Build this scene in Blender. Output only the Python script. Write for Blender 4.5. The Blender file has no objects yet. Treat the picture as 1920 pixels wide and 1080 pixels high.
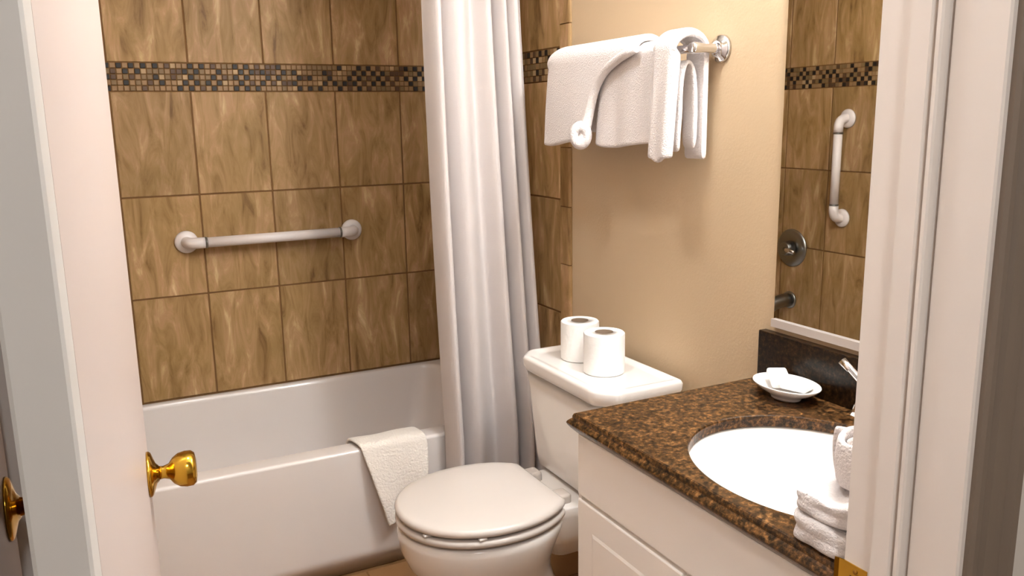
import bpy, bmesh, math, random
from mathutils import Vector, Matrix

# ------------------------------------------------------------------ camera
SC = bpy.context.scene
COL = SC.collection
rnd = random.Random(7)

FPX, YAW, PITCH, ROLL, EYE = 1565.62, 0.47133, 0.19926, -0.01663, 1.2864
fw = Vector((math.sin(YAW)*math.cos(PITCH), math.cos(YAW)*math.cos(PITCH), -math.sin(PITCH)))
rt = Vector((math.cos(YAW), -math.sin(YAW), 0))
up = rt.cross(fw)
rt2 = rt*math.cos(ROLL) + up*math.sin(ROLL)
up2 = -rt*math.sin(ROLL) + up*math.cos(ROLL)
cd = bpy.data.cameras.new('camera')
cd.sensor_width = 36.0
cd.lens = 36.0*FPX/1920.0
cd.clip_start = 0.02
cam = bpy.data.objects.new('camera', cd)
m = Matrix((rt2, up2, -fw)).transposed().to_4x4()
m.translation = Vector((0, 0, EYE))
cam.matrix_world = m
COL.objects.link(cam)
SC.camera = cam

# ------------------------------------------------------------------ world, exposure
wd = bpy.data.worlds.new('world'); SC.world = wd
wd.use_nodes = True
wd.node_tree.nodes['Background'].inputs['Color'].default_value = (1.0, 0.98, 0.96, 1)
wd.node_tree.nodes['Background'].inputs['Strength'].default_value = 0.15
SC.view_settings.view_transform = 'Standard'
SC.view_settings.look = 'None'
SC.view_settings.gamma = 1.0
SC.view_settings.use_curve_mapping = False
SC.view_settings.exposure = 1.5
VANITY_POWER = 51.0      # emission strength of each vanity globe
HALL_FILL_POWER = 34.0
BATH_FILL_POWER = 20.0

# ------------------------------------------------------------------ dimensions (metres)
W = 1.22       # painted and tiled plumbing wall
LW = -0.30     # opposite wall
V = 2.927      # long tiled wall behind the tub
TUB = 2.187    # tub apron plane
RIM = 0.376
FY0, FY1 = 0.483, 0.617     # doorway wall: hall side, bathroom side
JR, JL = 0.7433, -0.0163    # right and left jamb planes
TW, TH = 0.2367, 0.332      # tile pitch
ZM0, ZM1 = 1.392, 1.479     # mosaic band
CEIL = 2.42
YB = 2.011     # outer edge of the tiled surround

# ------------------------------------------------------------------ materials
def lin(c):
    return tuple(((x/255)/12.92 if x/255 <= .04045 else (((x/255)+.055)/1.055)**2.4) for x in c) + (1,)

def mat(name, rgb, rough=.5, metal=0.0, spec=.5, coat=0.0, bump=0.0, bscale=40, vary=0.0, vscale=6):
    M = bpy.data.materials.new(name); M.use_nodes = True
    nt = M.node_tree; b = nt.nodes['Principled BSDF']
    b.inputs['Base Color'].default_value = lin(rgb)
    b.inputs['Roughness'].default_value = rough
    b.inputs['Metallic'].default_value = metal
    b.inputs['Specular IOR Level'].default_value = spec
    b.inputs['Coat Weight'].default_value = coat
    tc = nt.nodes.new('ShaderNodeTexCoord')
    if vary:
        n = nt.nodes.new('ShaderNodeTexNoise'); n.inputs['Scale'].default_value = vscale; n.inputs['Detail'].default_value = 4
        nt.links.new(tc.outputs['Object'], n.inputs['Vector'])
        h = nt.nodes.new('ShaderNodeHueSaturation'); h.inputs['Color'].default_value = lin(rgb)
        mr = nt.nodes.new('ShaderNodeMapRange'); mr.inputs['To Min'].default_value = 1-vary; mr.inputs['To Max'].default_value = 1+vary
        nt.links.new(n.outputs['Fac'], mr.inputs['Value']); nt.links.new(mr.outputs['Result'], h.inputs['Value'])
        nt.links.new(h.outputs['Color'], b.inputs['Base Color'])
    if bump:
        n = nt.nodes.new('ShaderNodeTexNoise'); n.inputs['Scale'].default_value = bscale; n.inputs['Detail'].default_value = 5
        nt.links.new(tc.outputs['Object'], n.inputs['Vector'])
        bp = nt.nodes.new('ShaderNodeBump'); bp.inputs['Strength'].default_value = bump; bp.inputs['Distance'].default_value = .004
        nt.links.new(n.outputs['Fac'], bp.inputs['Height']); nt.links.new(bp.outputs['Normal'], b.inputs['Normal'])
    return M

def tile_mat():
    M = bpy.data.materials.new('travertine_tile'); M.use_nodes = True
    nt = M.node_tree; b = nt.nodes['Principled BSDF']; N = nt.nodes.new; L = nt.links.new
    b.inputs['Roughness'].default_value = .5
    b.inputs['Specular IOR Level'].default_value = .3
    tc = N('ShaderNodeTexCoord'); oi = N('ShaderNodeObjectInfo')
    sc = N('ShaderNodeVectorMath'); sc.operation = 'SCALE'; sc.inputs[0].default_value = (31, 17, 23)
    L(oi.outputs['Random'], sc.inputs['Scale'])
    ad = N('ShaderNodeVectorMath'); ad.operation = 'ADD'
    L(tc.outputs['Object'], ad.inputs[0]); L(sc.outputs['Vector'], ad.inputs[1])
    mp = N('ShaderNodeMapping'); mp.inputs['Scale'].default_value = (24, 24, 5.5); mp.inputs['Rotation'].default_value = (0, .10, 0)
    L(ad.outputs['Vector'], mp.inputs['Vector'])
    n1 = N('ShaderNodeTexNoise'); n1.inputs['Scale'].default_value = 1.0; n1.inputs['Detail'].default_value = 8; n1.inputs['Distortion'].default_value = .9; n1.inputs['Roughness'].default_value = .62
    L(mp.outputs['Vector'], n1.inputs['Vector'])
    cr = N('ShaderNodeValToRGB')
    e = cr.color_ramp.elements
    e[0].position = .28; e[0].color = lin((112, 84, 50))
    e[1].position = .74; e[1].color = lin((208, 184, 148))
    for p_, c_ in ((.40, (146, 117, 76)), (.50, (160, 131, 88)), (.58, (172, 139, 103)), (.64, (184, 157, 116))):
        x = e.new(p_); x.color = lin(c_)
    L(n1.outputs['Fac'], cr.inputs['Fac'])
    n2 = N('ShaderNodeTexNoise'); n2.inputs['Scale'].default_value = 5.0; n2.inputs['Detail'].default_value = 3
    L(ad.outputs['Vector'], n2.inputs['Vector'])
    mx = N('ShaderNodeMix'); mx.data_type = 'RGBA'; mx.blend_type = 'MULTIPLY'
    r2 = N('ShaderNodeValToRGB'); r2.color_ramp.elements[0].color = (.93, .87, .74, 1); r2.color_ramp.elements[0].position = .35
    r2.color_ramp.elements[1].color = (1.08, 1.0, .98, 1); r2.color_ramp.elements[1].position = .65
    L(n2.outputs['Fac'], r2.inputs['Fac'])
    mx.inputs['Factor'].default_value = .8
    L(cr.outputs['Color'], mx.inputs['A']); L(r2.outputs['Color'], mx.inputs['B'])
    hs = N('ShaderNodeHueSaturation')
    mr = N('ShaderNodeMapRange'); mr.inputs['To Min'].default_value = .9; mr.inputs['To Max'].default_value = 1.1
    L(oi.outputs['Random'], mr.inputs['Value']); L(mr.outputs['Result'], hs.inputs['Value'])
    L(mx.outputs['Result'], hs.inputs['Color']); L(hs.outputs['Color'], b.inputs['Base Color'])
    bp = N('ShaderNodeBump'); bp.inputs['Strength'].default_value = .15; bp.inputs['Distance'].default_value = .003
    L(n1.outputs['Fac'], bp.inputs['Height']); L(bp.outputs['Normal'], b.inputs['Normal'])
    return M

def granite_mat(name='brown_granite', val=1.0):
    M = bpy.data.materials.new(name); M.use_nodes = True
    nt = M.node_tree; b = nt.nodes['Principled BSDF']; N = nt.nodes.new; L = nt.links.new
    b.inputs['Roughness'].default_value = .28
    b.inputs['Specular IOR Level'].default_value = .28
    tc = N('ShaderNodeTexCoord')
    v = N('ShaderNodeTexVoronoi'); v.inputs['Scale'].default_value = 150
    n = N('ShaderNodeTexNoise'); n.inputs['Scale'].default_value = 115; n.inputs['Detail'].default_value = 4; n.inputs['Roughness'].default_value = .7
    n3 = N('ShaderNodeTexNoise'); n3.inputs['Scale'].default_value = 14; n3.inputs['Detail'].default_value = 3
    for q in (v, n, n3): L(tc.outputs['Object'], q.inputs['Vector'])
    cr = N('ShaderNodeValToRGB'); e = cr.color_ramp.elements
    e[0].position = .34; e[0].color = lin((20, 14, 9)); e[1].position = .68; e[1].color = lin((146, 103, 61))
    for p_, c_ in ((.44, (50, 34, 19)), (.50, (76, 51, 27)), (.57, (96, 65, 35))):
        x = e.new(p_); x.color = lin(c_)
    L(n.outputs['Fac'], cr.inputs['Fac'])
    c2 = N('ShaderNodeValToRGB'); c2.color_ramp.elements[0].position = .08; c2.color_ramp.elements[0].color = (.12, .10, .09, 1)
    c2.color_ramp.elements[1].position = .36; c2.color_ramp.elements[1].color = (1, 1, 1, 1)
    L(v.outputs['Distance'], c2.inputs['Fac'])
    mx = N('ShaderNodeMix'); mx.data_type = 'RGBA'; mx.blend_type = 'MULTIPLY'; mx.inputs['Factor'].default_value = .55
    L(cr.outputs['Color'], mx.inputs['A']); L(c2.outputs['Color'], mx.inputs['B'])
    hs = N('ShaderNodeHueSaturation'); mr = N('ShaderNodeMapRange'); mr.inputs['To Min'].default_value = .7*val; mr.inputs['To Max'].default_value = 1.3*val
    L(n3.outputs['Fac'], mr.inputs['Value']); L(mr.outputs['Result'], hs.inputs['Value'])
    L(mx.outputs['Result'], hs.inputs['Color']); L(hs.outputs['Color'], b.inputs['Base Color'])
    return M

def cloth_mat(name, rgb, bump=.5, bscale=260, trans=0.0):
    M = mat(name, rgb, rough=.95, spec=.1, bump=bump, bscale=bscale)
    b = M.node_tree.nodes['Principled BSDF']
    b.inputs['Sheen Weight'].default_value = .25
    return M

def emit_mat(name, rgb, s):
    M = bpy.data.materials.new(name); M.use_nodes = True
    b = M.node_tree.nodes['Principled BSDF']
    b.inputs['Base Color'].default_value = (.9, .9, .9, 1)
    b.inputs['Emission Color'].default_value = rgb + (1,)
    b.inputs['Emission Strength'].default_value = s
    return M

M = dict(
    tan=mat('tan_paint', (200, 175, 143), .6, spec=.3, bump=.12, bscale=180),
    white_paint=mat('white_wall_paint', (222, 214, 204), .7, spec=.2, bump=.08, bscale=160),
    grout=mat('brown_grout', (122, 90, 58), .9, spec=.1),
    tile=tile_mat(),
    floor=mat('floor_tile', (146, 106, 66), .45, vary=.2, vscale=9),
    trim=mat('trim_gloss_white', (236, 226, 218), .38, spec=.4, bump=.03, bscale=20),
    casing=mat('casing_grey_white', (208, 202, 196), .45, spec=.35, vary=.05, vscale=5),
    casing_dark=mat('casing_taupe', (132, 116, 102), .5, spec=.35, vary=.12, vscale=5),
    door=mat('door_semi_gloss_white', (204, 188, 181), .4, spec=.4, bump=.02, bscale=12),
    brass=mat('polished_brass', (214, 168, 62), .16, metal=1.0),
    old_brass=mat('dull_brass', (176, 132, 58), .34, metal=1.0),
    chrome=mat('chrome', (225, 225, 228), .08, metal=1.0),
    steel=mat('brushed_nickel', (150, 150, 148), .3, metal=1.0),
    plastic=mat('white_nylon', (226, 216, 212), .32, spec=.5, coat=.2),
    porcelain=mat('white_porcelain', (238, 231, 225), .12, spec=.5, coat=.4),
    seatmat=mat('cream_seat_plastic', (208, 198, 190), .25, spec=.45),
    enamel=mat('tub_enamel', (226, 217, 212), .2, spec=.5, coat=.25),
    towel=cloth_mat('white_terry', (230, 220, 216), .8, 300),
    matcloth=cloth_mat('bath_mat_terry', (236, 226, 216), 1.0, 170),
    curtain=cloth_mat('white_curtain_cloth', (206, 196, 192), .15, 400),
    granite=granite_mat(), shaded_granite=granite_mat('brown_granite_shaded', .22),  # second one: the counter granite darkened, backsplash shade put into the colour
    cab=mat('cabinet_white_paint', (246, 239, 232), .42, spec=.35, bump=.03, bscale=30),
    dark=mat('dark_gap', (22, 18, 15), .9),
    paper=mat('tissue_paper', (248, 244, 240), .95, spec=.1, bump=.3, bscale=90),
    card=mat('cardboard_core', (120, 100, 82), .9),
    alu=mat('aluminium_channel', (206, 196, 190), .35, metal=.4),
    rubber=mat('black_hole', (14, 12, 10), .8),
    ceiling=mat('ceiling_paint', (235, 230, 222), .9, spec=.1),
    glass=None,
)
mg = bpy.data.materials.new('mirror_silver'); mg.use_nodes = True
bb = mg.node_tree.nodes['Principled BSDF']
bb.inputs['Base Color'].default_value = (.86, .86, .84, 1); bb.inputs['Metallic'].default_value = 1; bb.inputs['Roughness'].default_value = .012
M['glass'] = mg
MOS = [mat('mosaic_black', (26, 20, 16), .5), mat('mosaic_brown', (84, 58, 36), .5), mat('mosaic_tan', (146, 114, 76), .5),
       mat('mosaic_sand', (176, 146, 106), .5), mat('mosaic_olive', (124, 98, 62), .5)]

# ------------------------------------------------------------------ mesh helpers
def obj(name, bm, material, parent=None, smooth=False, kind=None, angle=None):
    me = bpy.data.meshes.new(name)
    bmesh.ops.recalc_face_normals(bm, faces=bm.faces)
    bm.to_mesh(me); bm.free()
    if smooth:
        for p in me.polygons: p.use_smooth = True
    if material: me.materials.append(material)
    o = bpy.data.objects.new(name, me); COL.objects.link(o)
    if parent is not None:
        o.parent = parent
        bpy.context.view_layer.update()
        o.matrix_parent_inverse = parent.matrix_world.inverted()
    if smooth and angle:
        md = o.modifiers.new('wn', 'WEIGHTED_NORMAL'); md.keep_sharp = True
    if kind: o['kind'] = kind
    return o

def empty(name, loc, label, cat, group=None):
    o = bpy.data.objects.new(name, None); COL.objects.link(o); o.location = loc
    o.empty_display_size = .05
    tag(o, label, cat, group)
    bpy.context.view_layer.update()
    return o

def tag(o, label, cat, group=None):
    o['label'] = label; o['category'] = cat
    if group: o['group'] = group
    return o

def add_box(bm, lo, hi, bev=0.0, seg=2):
    x0, y0, z0 = lo; x1, y1, z1 = hi
    vs = [bm.verts.new(p) for p in ((x0,y0,z0),(x1,y0,z0),(x1,y1,z0),(x0,y1,z0),(x0,y0,z1),(x1,y0,z1),(x1,y1,z1),(x0,y1,z1))]
    fs = [bm.faces.new([vs[i] for i in f]) for f in ((3,2,1,0),(4,5,6,7),(0,1,5,4),(1,2,6,5),(2,3,7,6),(3,0,4,7))]
    if bev:
        es = list({e for f in fs for e in f.edges})
        bmesh.ops.bevel(bm, geom=es, offset=bev, segments=seg, affect='EDGES', profile=.5)
    return bm

def box(name, lo, hi, material, parent=None, bev=0.0, kind=None, seg=2):
    bm = bmesh.new(); add_box(bm, lo, hi, bev, seg)
    return obj(name, bm, material, parent, smooth=False, kind=kind)

def frame_axes(d):
    d = d.normalized()
    a = Vector((0, 0, 1)) if abs(d.z) < .9 else Vector((1, 0, 0))
    x = d.cross(a).normalized(); y = d.cross(x).normalized()
    return x, y

def add_lathe(bm, prof, base, axis, n=32, cap=True):
    """prof: list of (distance along the axis, radius)."""
    axis = Vector(axis).normalized(); base = Vector(base); x, y = frame_axes(axis)
    rings = []
    for t, r in prof:
        c = base + axis*t
        rings.append([bm.verts.new(c + (x*math.cos(2*math.pi*k/n) + y*math.sin(2*math.pi*k/n))*max(r, 1e-5)) for k in range(n)])
    for a, b in zip(rings, rings[1:]):
        for k in range(n):
            bm.faces.new((a[k], a[(k+1) % n], b[(k+1) % n], b[k]))
    if cap:
        bm.faces.new(rings[0][::-1]); bm.faces.new(rings[-1])
    return bm

def lathe(name, prof, base, axis, material, parent=None, n=32):
    bm = bmesh.new(); add_lathe(bm, prof, base, axis, n)
    return obj(name, bm, material, parent, smooth=True, angle=True)

def add_tube(bm, pts, rad, n=14, cap=True):
    pts = [Vector(p) for p in pts]
    rads = rad if isinstance(rad, (list, tuple)) else [rad]*len(pts)
    rings = []; x = None
    for i, p in enumerate(pts):
        d = (pts[min(i+1, len(pts)-1)] - pts[max(i-1, 0)]).normalized()
        if x is None: x, y = frame_axes(d)
        else:
            x = (x - d*x.dot(d)).normalized()
        y = d.cross(x).normalized()
        rings.append([bm.verts.new(p + (x*math.cos(2*math.pi*k/n) + y*math.sin(2*math.pi*k/n))*rads[i]) for k in range(n)])
    for a, b in zip(rings, rings[1:]):
        for k in range(n):
            bm.faces.new((a[k], a[(k+1) % n], b[(k+1) % n], b[k]))
    if cap:
        bm.faces.new(rings[0][::-1]); bm.faces.new(rings[-1])
    return bm

def tube(name, pts, rad, material, parent=None, n=14):
    bm = bmesh.new(); add_tube(bm, pts, rad, n)
    return obj(name, bm, material, parent, smooth=True)

def loft(bm, rings, cap0=True, cap1=True):
    vr = [[bm.verts.new(p) for p in r] for r in rings]
    n = len(vr[0])
    for a, b in zip(vr, vr[1:]):
        for k in range(n):
            bm.faces.new((a[k], a[(k+1) % n], b[(k+1) % n], b[k]))
    if cap0: bm.faces.new(vr[0][::-1])
    if cap1: bm.faces.new(vr[-1])
    return vr

def prism_y(bm, prof, y0, y1):
    loft(bm, [[(x, y0, z) for x, z in prof], [(x, y1, z) for x, z in prof]])
    return bm

def prism_z(bm, prof, z0, z1):
    loft(bm, [[(x, y, z0) for x, y in prof], [(x, y, z1) for x, y in prof]])
    return bm

def rrect(x0, x1, y0, y1, r, n=5):
    out = []
    for cx, cy, a0 in ((x1-r, y1-r, 0), (x0+r, y1-r, 90), (x0+r, y0+r, 180), (x1-r, y0+r, 270)):
        for k in range(n+1):
            a = math.radians(a0 + 90*k/n)
            out.append((cx + r*math.cos(a), cy + r*math.sin(a)))
    return out

def struct(name, lo, hi, material, parent=None, bev=0.0):
    return box(name, lo, hi, material, parent, bev, kind='structure' if parent is None else None)

# ================================================================== SETTING
floor = struct('floor', (LW-1.2, -1.6, -.10), (2.0, V+.12, -.003), M['grout'])
ceiling = struct('ceiling', (LW-1.2, -1.6, CEIL), (2.0, V+.12, CEIL+.08), M['ceiling'])
G = .0025                         # how far a tile stands proud of the grout bed
wall_back = struct('wall_back', (LW-.1, V+G, 0), (W+.12, V+.12, CEIL), M['grout'])
wall_right = struct('wall_right', (W, FY1, 0), (W+.12, V+G, CEIL), M['tan'])
wall_left = struct('wall_left', (LW-.12, FY1, 0), (LW, V+G, CEIL), M['tan'])
# doorway wall: right pier, header, left pier (beyond the mullion post)
bm = bmesh.new()
add_box(bm, (JR+.018, FY0, 0), (2.0, FY1, CEIL))
add_box(bm, (LW, FY0, 2.05), (JR+.018, FY1, CEIL))
add_box(bm, (LW-1.2, FY0, 0), (LW, FY1, CEIL))
wall_front = obj('wall_front', bm, M['white_paint'], kind='structure')
bm = bmesh.new()
add_box(bm, (LW-1.3, -1.7, 0), (LW-1.2, FY1, CEIL)); add_box(bm, (2.0, -1.7, 0), (2.1, FY1, CEIL)); add_box(bm, (LW-1.2, -1.7, 0), (2.0, -1.6, CEIL))
obj('wall_hall', bm, M['white_paint'], kind='structure')

# floor tiles in the bathroom
fm = bmesh.new(); add_box(fm, (-.151, -.151, -.003), (.151, .151, 0), .0012, 1)
first = None
for i in range(5):
    for j in range(5):
        x, y = LW + .155 + i*.306, TUB - .155 - j*.306
        if first is None:
            first = obj('floor_tile', fm, M['floor'], floor); first.location = (x, y, 0)
        else:
            o = first.copy(); COL.objects.link(o); o.location = (x, y, 0)

# --- tiles of the tub surround
def tile_master(w, h, axis, material, name, parent, bev=.0014):
    """a tile centred on its origin whose face looks along -axis (X or Y, signed)"""
    bm = bmesh.new(); t = G + .0005
    add_box(bm, (-w/2, 0, -h/2), (w/2, t, h/2), bev, 1)
    if axis == '+x':    # face looks to -X
        bmesh.ops.rotate(bm, verts=bm.verts, matrix=Matrix.Rotation(-math.pi/2, 3, 'Z'))
    elif axis == '-x':
        bmesh.ops.rotate(bm, verts=bm.verts, matrix=Matrix.Rotation(math.pi/2, 3, 'Z'))
    return obj(name, bm, material, parent)

def place(cache, key, make, loc, parent):
    if key not in cache:
        cache[key] = make(); o = cache[key]
    else:
        o = cache[key].copy(); COL.objects.link(o); o.parent = parent
    o.location = loc
    return o

ROWS = [(RIM+.001, ZM0-2*TH), (ZM0-2*TH, ZM0-TH), (ZM0-TH, ZM0), (ZM1, ZM1+TH), (ZM1+TH, ZM1+2*TH), (ZM1+2*TH, CEIL)]
GAP = .005
def tile_run(parent, cuts, axis, plane):
    cache = {}
    for a, b in zip(cuts, cuts[1:]):
        for z0, z1 in ROWS:
            w, h = b-a-GAP, z1-z0-GAP
            if w < .012: continue
            key = (round(w, 3), round(h, 3))
            c = (a+b)/2; zc = (z0+z1)/2
            loc = (c, plane, zc) if axis == 'y' else (plane, c, zc)
            place(cache, key, lambda: tile_master(w, h, axis, M['tile'], 'wall_tile', parent), loc, parent)

X0 = .3412
cuts = [LW] + [X0 + k*TW for k in range(-2, 4)] + [W]
tile_run(wall_back, cuts, 'y', V)
# end walls: a thin grout bed carries the tiles, the painted wall runs on beside it
bed_r = box('grout_bed', (W-.006, YB+.004, RIM-.02), (W, V+G, CEIL), M['grout'], wall_right)
bed_l = box('grout_bed', (LW, YB+.004, RIM-.02), (LW+.006, V+G, CEIL), M['grout'], wall_left)
XR, XL = W-.006-G, LW+.006+G
ecuts = [2.062 + k*TW for k in range(0, 4)] + [V]
tile_run(wall_right, ecuts, '+x', XR)
lcuts = [2.062, 2.235, 2.472, 2.709, V]
tile_run(wall_left, lcuts, '-x', XL)
# bullnose pieces down the outer edge of each end wall
def bullnose(parent, x, s):
    cache = {}
    z = ROWS[0][0]
    while z < CEIL-.02:
        h = min(.166, CEIL-z)
        def mk():
            bm = bmesh.new()
            prof = [(0, .0515), (0, .010)] + [(s*.0085*(1-math.cos(math.radians(a))), .010*(1-math.sin(math.radians(a)))) for a in (20, 45, 70, 90)] + [(s*.0085, .0515)]
            loft(bm, [[(px, py, -h/2+.0015) for px, py in prof], [(px, py, h/2-.0015) for px, py in prof]])
            return obj('bullnose_tile', bm, M['tile'], parent)
        place(cache, round(h, 3), mk, (x, YB, z+h/2), parent)
        z += .166
bullnose(wall_right, XR-.0005, 1); bullnose(wall_left, XL+.0005, -1)

# --- mosaic band
PM = (ZM1-ZM0)/5
mm = bmesh.new(); add_box(mm, (-PM*.43, 0, -PM*.43), (PM*.43, G+.0008, PM*.43), .001, 1)
msrc = []
for k, mt_ in enumerate(MOS):
    me = bpy.data.meshes.new('mosaic_tile'); mm.to_mesh(me); me.materials.append(mt_); msrc.append(me)
mm.free()
def mos_pick(i, j):
    h = (i*j*7 + i*3 + j*5) % 4
    r = rnd.random()
    if (i + j) % 2 == 0:
        return 0 if r < .45 else (1 if r < .62 else (4 if r < .8 else 2))
    return 2 if r < .62 else (3 if r < .74 else (4 if r < .92 else 1))
MX0 = .06
for i in range(60):
    for j in range(5):
        o = bpy.data.objects.new('mosaic_tile', msrc[mos_pick(i, j)]); COL.objects.link(o)
        o.parent = wall_back
        o.location = (MX0 + (i+.5)*PM, V-.0005, ZM0 + (j+.5)*PM)
def mosaic_stuff(name, parent, a0, a1, axis, plane):
    bm = bmesh.new(); me = None; n = int((a1-a0)/PM)
    mats = []
    for i in range(n):
        for j in range(5):
            c = a0 + (i+.5)*PM; z = ZM0 + (j+.5)*PM; r = PM*.43; t = G+.0008
            nf = len(bm.faces)
            if axis == 'y': add_box(bm, (c-r, plane-.0005, z-r), (c+r, plane+t, z+r))
            elif axis == '+x': add_box(bm, (plane-.0005, c-r, z-r), (plane+t, c+r, z+r))
            else: add_box(bm, (plane-t, c-r, z-r), (plane+.0005, c+r, z+r))
            bm.faces.ensure_lookup_table(); k = mos_pick(i, j)
            for f in bm.faces[nf:]: f.material_index = k
    o = obj(name, bm, None, parent); o['kind'] = 'stuff'
    for x in MOS: o.data.materials.append(x)
    return o
mosaic_stuff('mosaic_tiles', wall_back, LW+.005, MX0, 'y', V)
mosaic_stuff('mosaic_tiles', wall_back, MX0+60*PM, W-.01, 'y', V)
mosaic_stuff('mosaic_tiles', wall_right, 2.062, V-.002, '+x', XR)
mosaic_stuff('mosaic_tiles', wall_left, 2.062, V-.002, '-x', XL)

# ---------------------------------------------------------------- doorway
# right jamb with its stop, hall casing with a moulded profile
bm = bmesh.new()
prism_z(bm, [(JR+.018, FY0-.002), (JR+.002, FY0-.002), (JR, FY0), (JR, .5362), (JR+.005, .5368), (JR+.005, .5404), (JR, .5406), (JR, FY1+.001), (JR+.018, FY1+.001)], 0, 2.05)
tj = obj('trim_1', bm, M['trim'], kind='structure')
bm = bmesh.new()
prism_z(bm, [(JR, .5407), (JR-.0085, .5407), (JR-.0105, .5425), (JR-.0105, .5465), (JR-.0095, .5472), (JR-.0045, .5478), (JR-.0045, .5512), (JR-.0095, .5518), (JR-.011, .553), (JR-.011, .5745), (JR-.0095, .5755), (JR, .5755)], 0, 2.05)
obj('door_stop', bm, M['trim'], tj)
# strike plate with a curled lip
bm = bmesh.new()
sx = JR-.0016
prof = [(JR+.0005, .586), (sx, .586), (sx, .618), (sx-.001, .6235), (sx-.0035, .628), (sx-.0015, .629), (sx+.0005, .624), (JR+.0005, .618)]
loft(bm, [[(x, y, .722) for x, y in prof], [(x, y, .7785) for x, y in prof]])
sp = obj('strike_plate', bm, M['brass'], tj); sp['label'] = 'brass strike plate'
box('latch_hole', (sx-.0004, .594, .736), (sx+.0006, .608, .764), M['rubber'], sp)
for z in (.729, .771):
    lathe('screw', [(0, .003), (.0008, .0028), (.001, .001)], (sx, .601, z), (-1, 0, 0), M['old_brass'], sp, 12)
# casing on the hall side, right: stepped colonial profile
def casing(name, x0, s, wdt, material, yb=FY0):
    """profile across X, starting at x0 and growing in direction s; proud towards the hall (-Y)"""
    pr = [(0, 0), (0, .007), (.004, .010), (.010, .0105), (.0125, .007), (.016, .0065), (.020, .011), (.030, .0125), (.038, .013), (.042, .009), (.046, .0095), (.052, .016), (wdt-.004, .017), (wdt, .014), (wdt, 0)]
    bm = bmesh.new()
    loft(bm, [[(x0+s*a, yb-b, 0) for a, b in pr], [(x0+s*a, yb-b, 2.10) for a, b in pr]])
    return obj(name, bm, material, kind='structure')
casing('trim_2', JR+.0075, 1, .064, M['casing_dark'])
# mullion post between the two doorways, with flat casing and a bead
post = struct('trim_3', (-.046, FY0+.012, 0), (JL, FY1, 2.05), M['casing'])
bm = bmesh.new()
pr = [(-.0452, FY0+.012), (-.0452, FY0+.002), (-.043, FY0), (JL-.002, FY0), (JL, FY0+.002), (JL, FY0+.012)]
prism_z(bm, pr, 0, 2.05); obj('casing_board', bm, M['casing'], post)
struct('wall_closet', (LW, 1.405, 0), (-.120, 1.445, CEIL), M['trim'])
struct('trim_4', (LW, FY0, 0), (LW+.02, FY1, 2.05), M['trim'])

# door leaves: hall-side face is seen almost edge-on, brass knob near the free edge
def door_leaf(name, hinge, direction, length, thick, zlo, zhi, material, knob_at, kz, rr, ks, label=None):
    d = Vector((direction[0], direction[1], 0)).normalized(); nrm = Vector((d.y, -d.x, 0))    # nrm points to +X
    h = Vector((hinge[0], hinge[1], 0))
    bm = bmesh.new()
    P4 = [h, h + d*length, h + d*length - nrm*thick, h - nrm*thick]
    vs0 = [bm.verts.new((p.x, p.y, zlo)) for p in P4]; vs1 = [bm.verts.new((p.x, p.y, zhi)) for p in P4]
    bm.faces.new(vs0[::-1]); bm.faces.new(vs1)
    for k in range(4): bm.faces.new((vs0[k], vs0[(k+1) % 4], vs1[(k+1) % 4], vs1[k]))
    bmesh.ops.bevel(bm, geom=list(bm.edges), offset=.0022, segments=2, affect='EDGES')
    o = obj(name, bm, material, kind='structure')
    if label: o['label'] = label
    for s in (1, -1):
        base = h + d*knob_at + Vector((0, 0, kz)) - (nrm*thick if s < 0 else Vector((0, 0, 0)))
        a = nrm*s
        k = lathe('door_knob', [(.010*ks, .011*ks), (.022*ks, .0095*ks), (.030*ks, .012*ks), (.036*ks, .020*ks), (.044*ks, .0255*ks), (.054*ks, .0275*ks), (.063*ks, .0270*ks), (.068*ks, .023*ks), (.070*ks, .012*ks)], base, a, M['brass'], o, 36)
        lathe('rosette', [(0, rr), (.003, rr), (.006, rr*.93), (.009, rr*.7), (.012, rr*.45), (.016, rr*.34)], base, a, M['brass'], k, 36)
    return o
# hinge side just behind the post; free end stands out into the room
door_leaf('door_1', (-.0165, .6215), (.0645, .75), .753, .035, .012, 2.03, M['door'], .695, .766, .0345, 1.0)
door_leaf('door_2', (-.140, .632), (.0, 1.0), .72, .035, .012, 2.03, M['door'], .655, .765, .045, 1.25)

# added hall lamp, out of view, to brighten the hall side of the doorway
hl = empty('added_fill_light', (.0, -.75, CEIL), 'added unseen round fill light on the hall ceiling outside the bathroom', 'light')
lathe('fill_lamp_base', [(0, .16), (.02, .16), (.025, .15)], (.0, -.75, CEIL), (0, 0, -1), M['trim'], hl)
lathe('fill_lamp_shade', [(.02, .145), (.05, .135), (.07, .09), (.078, .01)], (.0, -.75, CEIL), (0, 0, -1), emit_mat('hall_fill_glow', (.97, 1.0, 1.02), HALL_FILL_POWER), hl)

bl = empty('added_fill_light', (.42, 1.25, CEIL), 'added unseen round fill light over the bathroom floor', 'light')  # added lamp, out of view, fills upright faces such as the cabinet front
lathe('fill_lamp_base', [(0, .15), (.02, .15), (.025, .14)], (.42, 1.25, CEIL), (0, 0, -1), M['trim'], bl)
lathe('fill_lamp_shade', [(.02, .135), (.05, .125), (.07, .085), (.078, .01)], (.42, 1.25, CEIL), (0, 0, -1), emit_mat('bath_fill_glow', (.94, 1.0, 1.04), BATH_FILL_POWER), bl)

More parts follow.
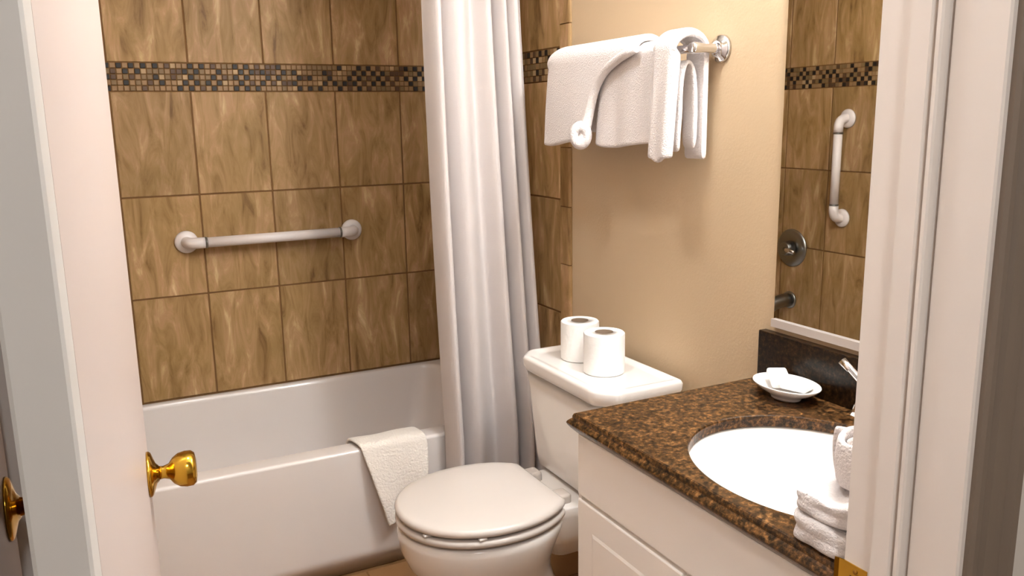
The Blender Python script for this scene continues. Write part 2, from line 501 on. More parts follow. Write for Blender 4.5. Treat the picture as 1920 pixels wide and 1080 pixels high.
# ================================================================== BATHTUB
def build_tub():
    bm = bmesh.new()
    x0, x1, y0, y1 = LW+.012, W-.012, TUB, V-.003
    r = lambda a, b, c, d, q: rrect(a, b, c, d, q, 6)
    def ring(dx0, dx1, dy0, dy1, rad, z): return [(px, py, z) for px, py in r(x0+dx0, x1-dx1, y0+dy0, y1-dy1, rad)]
    rings = [ring(0, 0, .012, 0, .004, 0.0), ring(0, 0, .009, 0, .004, .06), ring(0, 0, .003, 0, .004, RIM-.06),
             ring(0, 0, 0, 0, .006, RIM-.010), ring(.003, .003, .003, .0, .010, RIM-.003), ring(.010, .010, .010, .004, .014, RIM),
             ring(.055, .055, .060, .022, .09, RIM), ring(.062, .062, .068, .028, .09, RIM-.004), ring(.068, .068, .074, .033, .09, RIM-.016),
             ring(.085, .090, .092, .045, .10, RIM-.14), ring(.11, .13, .110, .062, .11, RIM-.25), ring(.14, .17, .135, .085, .12, RIM-.295),
             ring(.20, .24, .19, .14, .12, RIM-.315)]
    loft(bm, rings, True, True)
    return obj('bathtub', bm, M['enamel'], smooth=True, angle=True)
tub = build_tub(); tag(tub, 'white enamelled bathtub with a plain apron, set against the tiled wall', 'bathtub')
lathe('drain', [(0, .028), (.003, .026), (.004, .006)], (LW+.26, 2.56, RIM-.3145), (0, 0, 1), M['chrome'], tub)
lathe('overflow_plate', [(0, .036), (.006, .034), (.010, .02)], (LW+.103, 2.56, RIM-.11), (1, 0, .12), M['chrome'], tub)

# bath mat folded over the tub rim
def build_mat():
    bm = bmesh.new()
    # path across the rim: from inside of tub edge, over, down the apron (s = length along path)
    path = [(2.280, RIM-.040), (2.274, RIM-.010), (2.262, RIM+.009), (2.230, RIM+.012), (2.205, RIM+.013), (2.186, RIM+.011), (2.177, RIM+.002), (2.172, RIM-.020)]
    nv = 22; nu = 22
    def edge(v):   # left and right X at path fraction
        return None
    rows = []
    for j in range(nv+8):
        if j < 8:
            y, z = path[j]; t = 0.0
        else:
            t = (j-7)/nv; y = 2.172 - .016*math.sin(t*2.2); z = RIM-.020 - .185*t
        row = []
        for i in range(nu+1):
            u = i/nu
            xl = .628 + (.052*t if j >= 8 else 0); xr = .822 - (.018*t if j >= 8 else 0)
            if j < 8: xl += -.004*(7-j); xr += -.002*(7-j)
            x = xl + (xr-xl)*u
            zz = z - (.02*t*(1-u)) + .055*t*u*u
            yy = y - .008*t*math.sin(u*7.0+1.0) - .006*t - .012*t*(1-u)
            row.append((x, yy, zz + .0015*math.sin(u*9+j*.6)))
        rows.append(row)
    vv = [[bm.verts.new(p) for p in r] for r in rows]
    for a, b in zip(vv, vv[1:]):
        for k in range(nu): bm.faces.new((a[k], a[k+1], b[k+1], b[k]))
    o = obj('bath_mat', bm, M['matcloth'], smooth=True)
    sd = o.modifiers.new('thick', 'SOLIDIFY'); sd.thickness = .009; sd.offset = 0
    bv = o.modifiers.new('sub', 'SUBSURF'); bv.levels = 1; bv.render_levels = 1
    return o
tag(build_mat(), 'cream terry bath mat folded over the rim of the bathtub', 'bath mat')

# ================================================================== SHOWER CURTAIN AND ROD
def build_curtain():
    bm = bmesh.new()
    nu, nv = 180, 60
    ztop, zbot = 1.99, .13
    rows = []
    for j in range(nv+1):
        t = j/nv; z = ztop + (zbot-ztop)*t
        # outline from the photograph: narrow at the rod, wider and drifting to the wall below
        q = min(1.0, max(0.0, (1.62-z)/1.25))
        xl = .846 + .030*q**1.6; xr = 1.130 + .064*q**1.1
        row = []
        for i in range(nu+1):
            u = i/nu
            ph = 2*math.pi*(5.2*u + .30*math.sin(2.1*u*math.pi + .8) + .20*t*math.sin(5*u+.6))
            amp = (.029 + .009*math.sin(3.3*u*math.pi+.5)) * (.85 + .2*t)
            y = 2.131 + amp*math.sin(ph) + .002*math.sin(2*ph + 2*t) - .018*u*q
            x = xl + (xr-xl)*u + .007*math.cos(ph)*(.5+.5*t)
            row.append((x, min(y, TUB-.006), z))
        rows.append(row)
    vv = [[bm.verts.new(p) for p in r] for r in rows]
    for a, b in zip(vv, vv[1:]):
        for k in range(nu): bm.faces.new((a[k], a[k+1], b[k+1], b[k]))
    o = obj('shower_curtain', bm, M['curtain'], smooth=True)
    sd = o.modifiers.new('thick', 'SOLIDIFY'); sd.thickness = .0015; sd.offset = 0
    return o
curtain = build_curtain(); tag(curtain, 'white cloth shower curtain gathered in long folds in front of the tub', 'shower curtain')
for k in range(8):
    x = .862 + k*.036
    bm = bmesh.new(); add_tube(bm, [(x, 2.137+.023*math.cos(a), 2.010+.026*math.sin(a)) for a in [2*math.pi*q/20 for q in range(21)]], .002, 8, False)
    obj('curtain_ring', bm, M['chrome'], curtain, smooth=True)
rod = empty('shower_curtain_rod', (.46, 2.137, 2.02), 'chrome rod above the tub that carries the shower curtain', 'curtain rod')
tube('rod', [(LW+.012, 2.137, 2.02), (W-.012, 2.137, 2.02)], .0125, M['chrome'], rod)
lathe('flange', [(0, .036), (.006, .036), (.016, .018)], (W-.0088, 2.137, 2.02), (-1, 0, 0), M['chrome'], rod)
lathe('flange', [(0, .036), (.006, .036), (.016, .018)], (LW+.0088, 2.137, 2.02), (1, 0, 0), M['chrome'], rod)

# ================================================================== GRAB BARS, VALVE, SPOUT
def grab_bar(a, b, nrm, label):
    """a, b: wall points of the two flanges; nrm: away from the wall"""
    a, b, n = Vector(a), Vector(b), Vector(nrm); d = (b-a).normalized(); off = .052
    root = empty('grab_bar', a, label, 'grab bar', 'white grab bars of the tub')
    r = .0165
    for c, s in ((a, 1), (b, -1)):
        e = d*s
        pts = [c + n*.004, c + n*.012] + [c + n*.020 + (n*(.032*math.sin(t)) + e*(.032*(1-math.cos(t)))) for t in [math.pi/2*k/8 for k in range(9)]] + [c + n*off + e*.052]
        tube('elbow', pts, [.021, .0195] + [r*1.1]*9 + [r*1.1], M['plastic'], root, 20)
        lathe('flange', [(0, .037), (.005, .037), (.010, .033), (.014, .024), (.016, .014)], c, n, M['plastic'], root, 36)
        lathe('collar', [(0, r*1.12), (.003, r*1.14), (.006, r*1.12)], c + n*off + e*.053, e, M['steel'], root, 24)
    tube('bar', [a + n*off + d*.055, b + n*off - d*.055], r*1.02, M['plastic'], root, 24)
    return root
grab_bar((.287, V-.001, .907), (.846, V-.001, .907), (0, -1, 0), 'white grab bar fixed level on the long tiled wall above the tub')
grab_bar((XL+.001, 2.385, 1.268), (XL+.001, 2.385, .874), (1, 0, 0), 'white upright grab bar on the tiled end wall, seen in the mirror')
vr = empty('shower_valve', (XL, 2.645, .719), 'round nickel shower valve plate with a lever, seen in the mirror', 'shower valve')
lathe('escutcheon', [(0, .082), (.004, .082), (.010, .074), (.014, .05)], (XL+.0005, 2.645, .719), (1, 0, 0), M['steel'], vr, 40)
lathe('valve_stem', [(.012, .034), (.045, .030), (.052, .024)], (XL, 2.645, .719), (1, 0, 0), M['steel'], vr)
tube('lever', [(XL+.040, 2.645, .719), (XL+.055, 2.62, .716), (XL+.062, 2.575, .712)], [.013, .011, .008], M['chrome'], vr)
ts = empty('tub_spout', (XL, 2.645, .482), 'nickel bathtub spout on the tiled end wall, seen in the mirror', 'tub spout')
tube('spout', [(XL+.006, 2.645, .488), (XL+.05, 2.645, .487), (XL+.095, 2.645, .480), (XL+.122, 2.645, .462), (XL+.126, 2.645, .446)], [.030, .030, .029, .026, .020], M['steel'], ts, 24)
lathe('spout_flange', [(0, .038), (.005, .038), (.010, .031)], (XL+.0005, 2.645, .488), (1, 0, 0), M['steel'], ts)

# ================================================================== TOILET
TY = 1.70
def egg(xf, xb, hw, z, n=56, sq=2.0, cx=None, yo=0.0):
    """egg outline: front tip at xf (towards -X), back at xb, half width hw"""
    if cx is None: cx = xf + (xb-xf)*.56
    out = []
    for k in range(n):
        a = 2*math.pi*k/n; c, s = math.cos(a), math.sin(a)
        c2 = math.copysign(abs(c)**(2/sq), c); s2 = math.copysign(abs(s)**(2/sq), s)
        x = cx + (c2*(xb-cx) if c > 0 else c2*(cx-xf))
        out.append((x, TY + yo + hw*s2, z))
    return out
toilet = empty('toilet', (.88, TY, 0), 'white two-piece toilet with closed lid beside the bathtub', 'toilet')
bm = bmesh.new()
loft(bm, [egg(.690, 1.02, .098, 0, sq=2.6), egg(.690, 1.02, .098, .012, sq=2.6), egg(.700, 1.01, .086, .05, sq=2.5), egg(.698, .99, .080, .11, sq=2.3), egg(.670, .96, .092, .165, sq=2.2),
          egg(.622, .945, .122, .215, sq=2.1), egg(.588, .945, .152, .262, sq=2.1), egg(.573, .955, .170, .302, sq=2.1), egg(.568, .968, .178, .335, sq=2.1), egg(.569, .970, .178, .350, sq=2.1), egg(.576, .966, .171, .3565, sq=2.1)])
obj('bowl', bm, M['porcelain'], toilet, smooth=True, angle=True)
bm = bmesh.new()   # rear deck under the tank
dp = rrect(.90, 1.165, TY-.115, TY+.115, .03)
loft(bm, [[(x, y, z) for x, y in rrect(.90+i, 1.165-i*.3, TY-.115+i, TY+.115-i, .03)] for z, i in ((.24, .03), (.30, .008), (.352, 0), (.372, 0), (.378, .006))])
obj('deck', bm, M['porcelain'], toilet, smooth=True, angle=True)
def seat_ring(z, g, back=.938):
    pts = []
    for x, y, zz in egg(.566-g, .985+g, .183+g, z, n=72, sq=2.08, cx=.775):
        pts.append((min(x, back+g), y, z))
    return pts
bm = bmesh.new(); loft(bm, [seat_ring(.3575, -.030), seat_ring(.3620, -.022), seat_ring(.3635, -.008), seat_ring(.3665, -.001), seat_ring(.373, .0), seat_ring(.3785, -.001), seat_ring(.3815, -.006), seat_ring(.383, -.022)])
obj('seat', bm, M['seatmat'], toilet, smooth=True, angle=True)
bm = bmesh.new()
loft(bm, [seat_ring(.3880, -.020), seat_ring(.3890, -.008), seat_ring(.3915, -.001), seat_ring(.398, 0), seat_ring(.4045, -.002), seat_ring(.4085, -.009), seat_ring(.4115, -.03), seat_ring(.4135, -.08), seat_ring(.4140, -.12)])
obj('seat_lid', bm, M['seatmat'], toilet, smooth=True, angle=True)
for k, (bx, by) in enumerate(((.60, TY+.09), (.60, TY-.09), (.70, TY+.165), (.70, TY-.165))):
    bm = bmesh.new(); add_box(bm, (bx-.010, by-.006, .3825), (bx+.010, by+.006, .3890), .002, 1)
    obj('lid_bumper', bm, M['seatmat'], toilet)
for s in (-1, 1):
    bm = bmesh.new(); add_box(bm, (.925, TY+s*.072-.022, .372), (.972, TY+s*.072+.022, .402), .008, 3)
    obj('hinge', bm, M['seatmat'], toilet, smooth=True, angle=True)
# tank: tapers towards the bottom, dished lid with clipped front corners
bm = bmesh.new()
def tk(z, x0, x1, hw, r): return [(x, y, z) for x, y in rrect(x0, x1, TY-.022-hw, TY-.022+hw, r, 6)]
loft(bm, [tk(.380, 1.02, 1.165, .158, .03), tk(.392, 1.002, 1.172, .170, .03), tk(.42, .998, 1.175, .174, .03), tk(.60, .986, 1.178, .188, .03), tk(.645, .982, 1.178, .191, .03)])
obj('tank', bm, M['porcelain'], toilet, smooth=True, angle=True)
def clip(x0, x1, hw, c, r, z):
    y0, y1 = TY-.022-hw, TY-.022+hw
    base = [(x1, y1), (x0+c, y1), (x0, y1-c*1.15), (x0, y0+c*1.15), (x0+c, y0), (x1, y0)]
    out = []
    n = len(base)
    for k in range(n):
        p, a, b = Vector(base[k]), Vector(base[k-1]), Vector(base[(k+1) % n])
        da, db = (a-p).normalized(), (b-p).normalized()
        for q in range(5):
            t = q/4
            out.append(((p + da*r*(1-t)**2 + db*r*t**2).x, (p + da*r*(1-t)**2 + db*r*t**2).y, z))
    return out
bm = bmesh.new()
loft(bm, [clip(.978, 1.186, .195, .034, .012, .6455), clip(.972, 1.190, .201, .036, .012, .652), clip(.966, 1.194, .207, .038, .013, .664), clip(.965, 1.195, .208, .038, .013, .680),
          clip(.968, 1.192, .205, .038, .013, .6865), clip(.974, 1.187, .199, .037, .013, .689), clip(.982, 1.180, .191, .036, .012, .688), clip(.992, 1.172, .181, .034, .012, .6835), clip(1.002, 1.164, .171, .03, .012, .682)])
obj('tank_lid', bm, M['porcelain'], toilet, smooth=True, angle=True)
# supply hose and stop valve between toilet and vanity
sv = empty('water_supply', (W, TY-.30, .15), 'white water supply hose and valve on the wall beside the toilet', 'supply hose')
lathe('valve_flange', [(0, .026), (.004, .026), (.008, .012)], (W-.0005, TY-.30, .15), (-1, 0, 0), M['chrome'], sv)
tube('valve_body', [(W-.004, TY-.30, .15), (W-.055, TY-.30, .15)], .011, M['chrome'], sv)
tube('hose', [(W-.05, TY-.30, .155), (W-.05, TY-.30, .20), (W-.055, TY-.275, .27), (W-.075, TY-.20, .33), (W-.085, TY-.15, .375)], .006, M['plastic'], sv)

# toilet paper rolls on the tank lid
def roll(x, y, z, r, h, label):
    e = empty('toilet_paper_roll', (x, y, z), label, 'toilet paper', 'toilet paper rolls on the tank')
    bm = bmesh.new(); n = 40
    prof = [(.022, 0), (r-.003, 0), (r, .003), (r, h-.003), (r-.003, h), (.022, h), (.022, 0)]
    rings = [[(x+rr*math.cos(2*math.pi*k/n), y+rr*math.sin(2*math.pi*k/n), z+zz) for k in range(n)] for rr, zz in prof]
    loft(bm, rings, False, False); bmesh.ops.remove_doubles(bm, verts=bm.verts, dist=1e-5)
    obj('paper', bm, M['paper'], e, smooth=True, angle=True)
    bm = bmesh.new()
    prof = [(.0218, .001), (.0218, h+.0005), (.0205, h+.0005), (.0205, .001), (.0218, .001)]
    rings = [[(x+rr*math.cos(2*math.pi*k/n), y+rr*math.sin(2*math.pi*k/n), z+zz) for k in range(n)] for rr, zz in prof]
    loft(bm, rings, False, False); bmesh.ops.remove_doubles(bm, verts=bm.verts, dist=1e-5)
    obj('core', bm, M['card'], e, smooth=True)
roll(1.092, 1.765, .6822, .049, .100, 'white toilet paper roll on the tank lid, the one by the shower curtain')
roll(1.080, 1.635, .6822, .050, .100, 'white toilet paper roll on the tank lid, the one nearer the granite counter')

# ================================================================== TOWEL BAR AND TOWELS
BX, BZ = 1.150, 1.424
tb = empty('towel_bar', (W, 1.69, BZ), 'chrome towel bar on the tan wall above the toilet', 'towel bar')
tube('bar', [(BX, 1.400, BZ), (BX, 2.0, BZ)], .0085, M['chrome'], tb, 20)
for y in (1.408, 1.99):
    lathe('post', [(.002, .013), (.02, .010), (.045, .009), (.060, .011), (.076, .0125), (.084, .009)], (W, y, BZ), (-1, 0, 0), M['chrome'], tb)
    lathe('flange', [(0, .029), (.005, .029), (.009, .026), (.012, .019), (.020, .013)], (W-.0005, y, BZ), (-1, 0, 0), M['chrome'], tb, 36)

def drape(name, ya, yb, zf, zb, rx, label, group, thick=.012, edge=None, nrip=2.0, amp=.004, front_bulge=.0, top=None, seed=0.0):
    """towel over the bar: back layer, over the top, front layer.  ya<yb in Y; edge(t) moves the ya side."""
    bm = bmesh.new(); rows = []
    nb, na, nf = 10, 12, 24; nu = 28
    R = rx
    prof = []
    for k in range(nb): prof.append((BX + R, zb + (BZ-zb)*k/nb, 0.0))
    for k in range(na+1):
        a = math.pi*k/na
        prof.append((BX + R*math.cos(a), BZ + (R*.82)*math.sin(a), -.15*(1-k/na)))
    for k in range(1, nf+1):
        t = k/nf; prof.append((BX - R - front_bulge*math.sin(min(1, t*1.3)*math.pi*.5), BZ + (zf-BZ)*t, t))
    for (x, z, t) in prof:
        y0 = ya + (edge(max(0, t)) if edge else 0)
        row = []
        for i in range(nu+1):
            u = i/nu; y = y0 + (yb-y0)*u
            w = amp*math.sin(u*nrip*2*math.pi + seed)*max(0, t)
            xx = x - w - (.008*max(0, t)**2 if t > 0 else 0)
            rnd_edge = .010*(max(0, abs(u-.5)*2-.8)/.2)**2      # edges roll back a little
            if edge and u < .5: rnd_edge = 0.0
            if t > 0: xx += rnd_edge
            zz = z - (rnd_edge*.8 if t <= 0.02 and z > BZ else 0) + (.006*math.sin(u*5+seed)*max(0, t))
            row.append((xx, y, zz))
        rows.append(row)
    vv = [[bm.verts.new(p) for p in r] for r in rows]
    for a, b in zip(vv, vv[1:]):
        for k in range(nu): bm.faces.new((a[k], a[k+1], b[k+1], b[k]))
    o = obj(name, bm, M['towel'], smooth=True)
    sd = o.modifiers.new('thick', 'SOLIDIFY'); sd.thickness = thick; sd.offset = 1
    ss = o.modifiers.new('sub', 'SUBSURF'); ss.levels = 1; ss.render_levels = 1
    tag(o, label, 'towel', group)
    return o
GT = 'white towels on the towel bar'
LOOPY = 1.742
# left towel: its near edge sweeps from the bar down to the left and ends in a rolled loop
def sweep(t): return .165*(1-math.exp(-6*t)) + .02*t
t1 = drape('bath_towel', 1.560, 1.945, 1.222, 1.25, .034, 'white bath towel at the tub end of the bar with a rolled edge', GT, .016, edge=sweep, nrip=.6, amp=.003, seed=.5, front_bulge=.008)
bm = bmesh.new()
pts = []
for k in range(25):
    t = k/24
    pts.append((BX-.043-.022*t*t, 1.560+sweep(t)-.004, BZ + (1.232-BZ)*t + .010*(1-t)))
add_tube(bm, pts, [.010 + .004*(k/24)**2 for k in range(25)], 14)
ro = obj('rolled_edge', bm, M['towel'], t1, smooth=True)
bm = bmesh.new()     # open loop at the foot of the rolled edge
c = Vector((BX-.070, LOOPY, 1.246)); n = 24; nn = 12
dirv = Vector((-.60, -.80, 0)).normalized(); s1 = Vector((0, 0, 1)); s2 = dirv.cross(s1)
for i in range(n):
    pass
ring = []
for i in range(n):
    a = 2*math.pi*i/n; rad = s1*math.cos(a)*1.25 + s2*math.sin(a)
    ring.append([bm.verts.new(c + rad*.0160 + (rad*math.cos(2*math.pi*j/nn)*.0115 + dirv*math.sin(2*math.pi*j/nn)*.018)) for j in range(nn)])
for i in range(n):
    for j in range(nn):
        bm.faces.new((ring[i][j], ring[(i+1) % n][j], ring[(i+1) % n][(j+1) % nn], ring[i][(j+1) % nn]))
obj('rolled_loop', bm, M['towel'], t1, smooth=True)
t2 = drape('bath_towel', 1.499, 1.745, 1.222, 1.24, .0172, 'white bath towel in the middle of the bar, hanging in flat pleats', GT, .012, nrip=2.6, amp=.0035, seed=1.2)
t3 = drape('hand_towel', 1.424, 1.484, 1.196, 1.195, .037, 'white hand towel at the mirror end of the bar, brightly lit', GT, .013, nrip=.7, amp=.003, seed=2.0, front_bulge=.006)
# inner folds of the hand towel, visible from its open side
bm = bmesh.new()
pts = [(BX+.020, 1.452, 1.225)] + [(BX-.010+.028*math.cos(a), 1.452, 1.36-.13*(1-a/math.pi)) for a in (0.0,)] + []
rows = []
prof = [(BX+.024, 1.215), (BX+.026, 1.28), (BX+.024, 1.35), (BX+.016, 1.392), (BX+.002, 1.402), (BX-.010, 1.385), (BX-.016, 1.34), (BX-.014, 1.29), (BX-.020, 1.24), (BX-.018, 1.212)]
vv = [[bm.verts.new((x, y, z)) for y in (1.430, 1.442, 1.455, 1.475)] for x, z in prof]
for a, b in zip(vv, vv[1:]):
    for k in range(3): bm.faces.new((a[k], a[k+1], b[k+1], b[k]))
inn = obj('inner_fold', bm, M['towel'], t3, smooth=True)
sd = inn.modifiers.new('thick', 'SOLIDIFY'); sd.thickness = .011; sd.offset = 0
ss = inn.modifiers.new('sub', 'SUBSURF'); ss.levels = 2; ss.render_levels = 2

# ================================================================== VANITY
CX0, CX1, CY0, CY1, CZ0, CZ1 = .7457, W-.001, FY1+.006, 1.2535, .722, .759
van = empty('vanity_cabinet', ((CX0+CX1)/2, (CY0+CY1)/2, 0), 'white painted vanity cabinet with a false drawer front under the granite top', 'cabinet')
vx = .768
bm = bmesh.new(); vy1 = CY1-.008
# carcass without a top, so that the basin can hang into it
add_box(bm, (vx+.018, vy1-.018, .0), (W-.002, vy1, CZ0-.0005)); add_box(bm, (vx+.018, CY0, .0), (W-.002, CY0+.018, CZ0-.0005))
add_box(bm, (vx+.018, CY0+.018, .10), (W-.002, vy1-.018, .118)); add_box(bm, (W-.012, CY0+.018, .118), (W-.002, vy1-.018, CZ0-.0005))
obj('body', bm, M['cab'], van)
bm = bmesh.new()
add_box(bm, (vx, vy1-.010, .09), (vx+.018, vy1, CZ0-.0005)); add_box(bm, (vx, CY0, .09), (vx+.018, CY0+.030, CZ0-.0005))
add_box(bm, (vx+.006, CY0+.030, .585), (vx+.018, vy1-.010, .602)); add_box(bm, (vx, CY0+.030, .09), (vx+.018, vy1-.010, .12)); add_box(bm, (vx, CY0+.030, CZ0-.012), (vx+.018, vy1-.010, CZ0-.0005))
obj('face_frame', bm, M['cab'], van)
box('toe_kick', (vx+.06, CY0+.018, 0), (vx+.075, vy1-.018, .10), M['cab'], van)
box('drawer_front', (vx-.004, CY0+.034, .5985), (vx+.0175, vy1-.0025, CZ0-.004), M['cab'], van, .003)
ym = (CY0+vy1)/2
for a, b in ((CY0+.034, ym-.0015), (ym+.0015, vy1-.0025)):
    bm = bmesh.new(); add_box(bm, (vx-.004, a, .105), (vx+.0175, b, .5905), .003)
    d = obj('cabinet_door', bm, M['cab'], van)
    bm = bmesh.new()
    loft(bm, [[(vx-.0042, y, z) for y, z in rrect(a+.05, b-.05, .155, .54, .002, 1)], [(vx-.0058, y, z) for y, z in rrect(a+.056, b-.056, .161, .534, .002, 1)],
              [(vx-.0058, y, z) for y, z in rrect(a+.066, b-.066, .171, .524, .002, 1)]])
    obj('door_panel', bm, M['cab'], d)

# granite counter with moulded front and end edge and an oval cut-out
SZ = CZ1-.020
SX, SY, SA, SB = .966, .862, .182, .218     # basin centre and half axes (X, Y)
def counter():
    bm = bmesh.new(); n = 112
    angs = [2*math.pi*k/n for k in range(n)]
    corners = [(CX0, CY0), (CX0, CY1), (CX1, CY0), (CX1, CY1)]
    def outer(a, e0, e1):          # e0: inset of the front edge, e1: inset of the free end
        c, s = math.cos(a), math.sin(a)
        t = 9
        if c > 1e-9: t = min(t, (CX1-SX)/c)
        if c < -1e-9: t = min(t, (CX0+e0-SX)/c)
        if s > 1e-9: t = min(t, (CY1-e1-SY)/s)
        if s < -1e-9: t = min(t, (CY0-SY)/s)
        return SX+c*t, SY+s*t
    for cx, cy in corners:         # snap the nearest sample to each corner
        a = math.atan2(cy-SY, cx-SX) % (2*math.pi)
        k = min(range(n), key=lambda q: abs(((angs[q]-a+math.pi) % (2*math.pi))-math.pi)); angs[k] = a
    angs.sort()
    def ro(e, z):
        pts = []
        for a in angs:
            x, y = outer(a, 0, 0)
            x = max(x, CX0+e); y = min(y, CY1-e)
            pts.append((x, y, z))
        return pts
    def ri(da, z): return [(SX+(SA+da)*math.cos(math.atan2(math.sin(a)/SB*SB, math.cos(a))), SY+(SB+da)*math.sin(a), z) for a in angs]
    rings = [ri(.0165, CZ0), ri(.0160, SZ), ri(0, SZ), ri(0, CZ1-.004), ri(.0015, CZ1-.001), ri(.004, CZ1), ro(.013, CZ1), ro(.0105, CZ1-.0015), ro(.0085, CZ1-.006), ro(.0083, CZ1-.010), ro(.0050, CZ1-.0125), ro(.0012, CZ1-.0165),
             ro(0, CZ1-.0195), ro(.0018, CZ1-.0235), ro(.006, CZ1-.029), ro(.0105, CZ1-.0335), ro(.014, CZ0)]
    vr_ = loft(bm, rings, False, False)
    for k in range(len(angs)):
        q = (k+1) % len(angs)
        bm.faces.new((vr_[-1][k], vr_[-1][q], vr_[0][q], vr_[0][k]))
    return obj('countertop', bm, M['granite'])
ct = counter(); tag(ct, 'speckled brown granite countertop with a moulded edge and oval cut-out', 'countertop')
bs = box('backsplash', (W-.021, CY0, CZ1+.0003), (W-.001, 1.246, .857), M['shaded_granite'], None, .002)
tag(bs, 'polished granite backsplash strip below the mirror, shade put into its colour', 'backsplash')
# undermount basin
sink = empty('sink', (SX, SY, CZ0), 'white oval undermount sink basin in the granite counter', 'sink')
bm = bmesh.new(); n = 72
def er(da, z): return [(SX+(SA+da)*math.cos(2*math.pi*k/n), SY+(SB+da)*math.sin(2*math.pi*k/n), z) for k in range(n)]
loft(bm, [er(.0145, SZ-.001), er(.003, SZ-.001), er(-.001, SZ-.006), er(-.012, SZ-.035), er(-.030, SZ-.075), er(-.060, SZ-.110), er(-.10, SZ-.132), er(-.145, SZ-.142), er(-.158, SZ-.144),
          er(-.158, SZ-.156), er(-.10, SZ-.146), er(-.05, SZ-.120), er(-.020, SZ-.085), er(0, SZ-.035), er(.008, SZ-.014), er(.0145, SZ-.012), er(.0145, SZ-.001)], False, False)
bmesh.ops.remove_doubles(bm, verts=bm.verts, dist=1e-5)
obj('basin', bm, M['porcelain'], sink, smooth=True)
lathe('drain', [(0, .030), (.004, .029), (.006, .022), (.0062, .004)], (SX, SY, SZ-.1565), (0, 0, 1), M['chrome'], sink)

# faucet: base plate, spout and two lever handles
fa = empty('faucet', (1.162, SY+.01, CZ1), 'chrome two-handle faucet behind the sink basin', 'faucet')
FX, FYc = 1.168, SY+.015
bm = bmesh.new()
loft(bm, [[(x, y, z) for x, y in rrect(FX-.024+i, FX+.024-i, FYc-.082+i, FYc+.082-i, .0235-i, 8)] for z, i in ((CZ1+.0004, 0), (CZ1+.012, 0), (CZ1+.018, .004), (CZ1+.020, .010))])
obj('base_plate', bm, M['chrome'], fa, smooth=True, angle=True)
tube('spout', [(FX, FYc, CZ1+.015), (FX-.004, FYc, CZ1+.05), (FX-.025, FYc, CZ1+.078), (FX-.065, FYc, CZ1+.082), (FX-.10, FYc, CZ1+.068), (FX-.108, FYc, CZ1+.052)], [.017, .0155, .014, .0125, .0115, .011], M['chrome'], fa, 20)
for s in (1, -1):
    y = FYc + s*.052
    h = lathe('handle', [(0, .021), (.008, .020), (.022, .014), (.034, .015), (.044, .017), (.050, .012), (.052, .002)], (FX, y, CZ1+.017), (0, 0, 1), M['chrome'], fa)
    tube('lever', [(FX, y, CZ1+.058), (FX-.010, y+s*.020, CZ1+.072), (FX-.018, y+s*.042, CZ1+.093), (FX-.022, y+s*.058, CZ1+.106)], [.010, .0075, .0065, .0075], M['chrome'], h, 14)

# soap dish with wrapped soaps
sd0 = empty('soap_dish', (1.146, 1.115, CZ1), 'oval white soap dish on the granite counter by the wall', 'soap dish')
DX, DY = 1.146, 1.112
def dr(r, z, n=48, k=1.0): return [(DX+r*.76*math.cos(2*math.pi*q/n), DY+r*1.05*math.sin(2*math.pi*q/n), CZ1+z) for q in range(n)]
bm = bmesh.new(); loft(bm, [dr(.030, .0005), dr(.031, .004), dr(.036, .010), dr(.052, .017), dr(.064, .025), dr(.068, .029), dr(.0675, .031), dr(.064, .030), dr(.050, .022), dr(.036, .016), dr(.012, .014)])
obj('dish', bm, M['porcelain'], sd0, smooth=True, angle=True)
for k, (dx, dy, rz, lab) in enumerate(((.004, -.022, .3, 'small white wrapped soap lying flat in the soap dish'), (.004, .024, -.5, 'small white wrapped soap tilted up in the soap dish'))):
    bm = bmesh.new(); add_box(bm, (-.019, -.026, 0), (.019, .026, .014), .005, 3)
    bmesh.ops.rotate(bm, verts=bm.verts, matrix=Matrix.Rotation(rz, 3, 'Z') @ Matrix.Rotation(.0 if k == 0 else .35, 3, 'X'))
    bmesh.ops.translate(bm, verts=bm.verts, vec=(DX+dx, DY+dy, CZ1+(.0235 if k == 0 else .0275)))
    tag(obj('soap_bar', bm, M['paper'], None, smooth=True, angle=True), lab, 'soap', 'soaps in the dish')

# folded towels stacked at the near end of the counter
def folded(name, lo, hi, rot, seed, label, cat='towel', group='folded white towels on the counter'):
    x0, y0, z0 = lo; x1, y1, z1 = hi; r = random.Random(seed)
    bm = bmesh.new()
    h = z1-z0; cx, cy = (x0+x1)/2, (y0+y1)/2; hx, hy = (x1-x0)/2, (y1-y0)/2
    rings = []
    n = 64
    prof = [(.80, 0), (.95, .02), (1.0, .16), (1.0, .34), (.945, .47), (.94, .52), (1.0, .66), (.995, .84), (.94, .97), (.78, 1.0), (.4, 1.01)]
    ph = [r.uniform(0, 6.28) for _ in range(4)]
    for s, t in prof:
        ring_ = []
        for k in range(n):
            a = 2*math.pi*k/n; c, si = math.cos(a), math.sin(a)
            q = (abs(c)**5 + abs(si)**5)**(-1/5)
            sc_ = 1 - (1-s)*.35 + .018*math.sin(3*a+ph[0]+t*5) + .012*math.sin(7*a+ph[1]-t*8)
            lx, ly = hx*c*q*sc_, hy*si*q*sc_
            if s < .9: lx *= s/.9; ly *= s/.9
            z = z0 + h*t + (.004*math.sin(2*a+ph[2]) + .003*math.sin(5*a+ph[3]))*t
            xx = lx*math.cos(rot) - ly*math.sin(rot); yy = lx*math.sin(rot) + ly*math.cos(rot)
            ring_.append((cx+xx, cy+yy, z))
        rings.append(ring_)
    loft(bm, rings)
    o = obj(name, bm, M['towel'], None, smooth=True)
    ss = o.modifiers.new('sub', 'SUBSURF'); ss.levels = 1; ss.render_levels = 1
    return tag(o, label, cat, group)
z = CZ1+.001
ST = [(.042, .000, .00, 'lowest folded white towel of the stack on the counter'), (.040, .002, .05, 'second folded white towel from the bottom of the counter stack')]
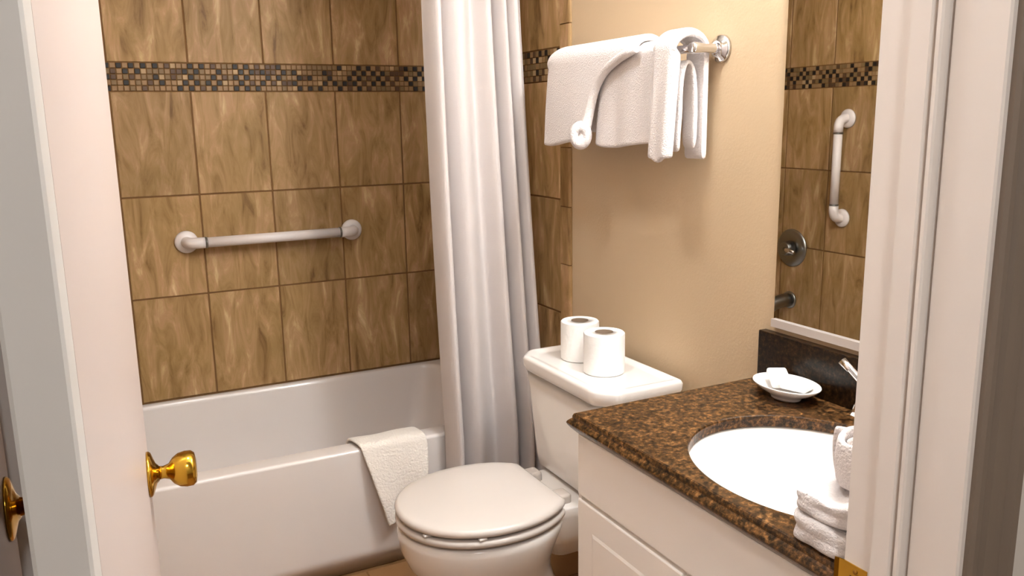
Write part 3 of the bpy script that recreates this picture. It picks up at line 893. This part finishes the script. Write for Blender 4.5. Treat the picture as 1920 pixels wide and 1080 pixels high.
folded('folded_towel', (.752, FY1+.010, z), (.92, .722, z+.036), 0, 3, ST[0][3])
folded('folded_towel', (.757, FY1+.012, z+.038), (.92, .724, z+.070), .02, 5, ST[1][3])
# rolled washcloths on top, standing as a loose coil
def coil(name, cx, cy, z0, r0, h, seed, label, lean=(0, 0)):
    bm = bmesh.new(); n = 70; rows = []
    rr = random.Random(seed); p1 = rr.uniform(0, 6)
    for j in range(9):
        t = j/8; row = []
        for k in range(n+1):
            a = k/n*2*math.pi*2.3
            rad = r0*(.32 + .68*k/n) * (1 + .08*math.sin(a*2+p1+t*2)) * (1 - .12*(2*t-1)**2)
            row.append((cx+lean[0]*t+rad*math.cos(a), cy+lean[1]*t+rad*math.sin(a), z0+h*t + .006*math.sin(a*1.7+p1)*t))
        rows.append(row)
    vv = [[bm.verts.new(p) for p in r] for r in rows]
    for a, b in zip(vv, vv[1:]):
        for k in range(n): bm.faces.new((a[k], a[k+1], b[k+1], b[k]))
    o = obj(name, bm, M['towel'], None, smooth=True)
    sd = o.modifiers.new('thick', 'SOLIDIFY'); sd.thickness = .009; sd.offset = 0
    ss = o.modifiers.new('sub', 'SUBSURF'); ss.levels = 1; ss.render_levels = 1
    return tag(o, label, 'washcloth')
coil('rolled_washcloth',   .822, .666, z+.076, .038, .062, 4, 'white washcloth rolled loosely on top of the folded counter towels')

# ================================================================== MIRROR AND VANITY LIGHT
mi = empty('wall_mirror', (W, .93, .88), 'large frameless wall mirror above the granite backsplash', 'mirror')
box('mirror_glass', (W-.006, FY1+.01, .8795), (W-.0005, 1.2205, 1.82), M['glass'], mi)
bm = bmesh.new()
pr = [(W-.0005, .868), (W-.012, .868), (W-.012, .884), (W-.0068, .884), (W-.0068, .8785), (W-.0005, .8785)]
prism_y(bm, pr, FY1+.01, 1.222); obj('bottom_channel', bm, M['alu'], mi)
vl = empty('vanity_light', (W, .93, 1.98), 'chrome vanity light bar with round white globes above the mirror', 'light')
box('back_plate', (W-.028, .66, 1.93), (W-.0005, 1.20, 2.03), M['chrome'], vl, .006)
glow = emit_mat('globe_glow', (.94, 1.0, 1.04), VANITY_POWER)
for k in range(4):
    y = .735 + k*.13
    lathe('socket', [(0, .022), (.02, .020), (.026, .016)], (W-.028, y, 1.98), (-1, 0, 0), M['chrome'], vl)
    lathe('globe', [(.022, .014)] + [(.022 + .047*(1-math.cos(a)), .047*math.sin(a)) for a in [math.pi*q/16 for q in range(2, 17)]], (W-.028, y, 1.98), (-1, 0, 0), glow, vl, 24)
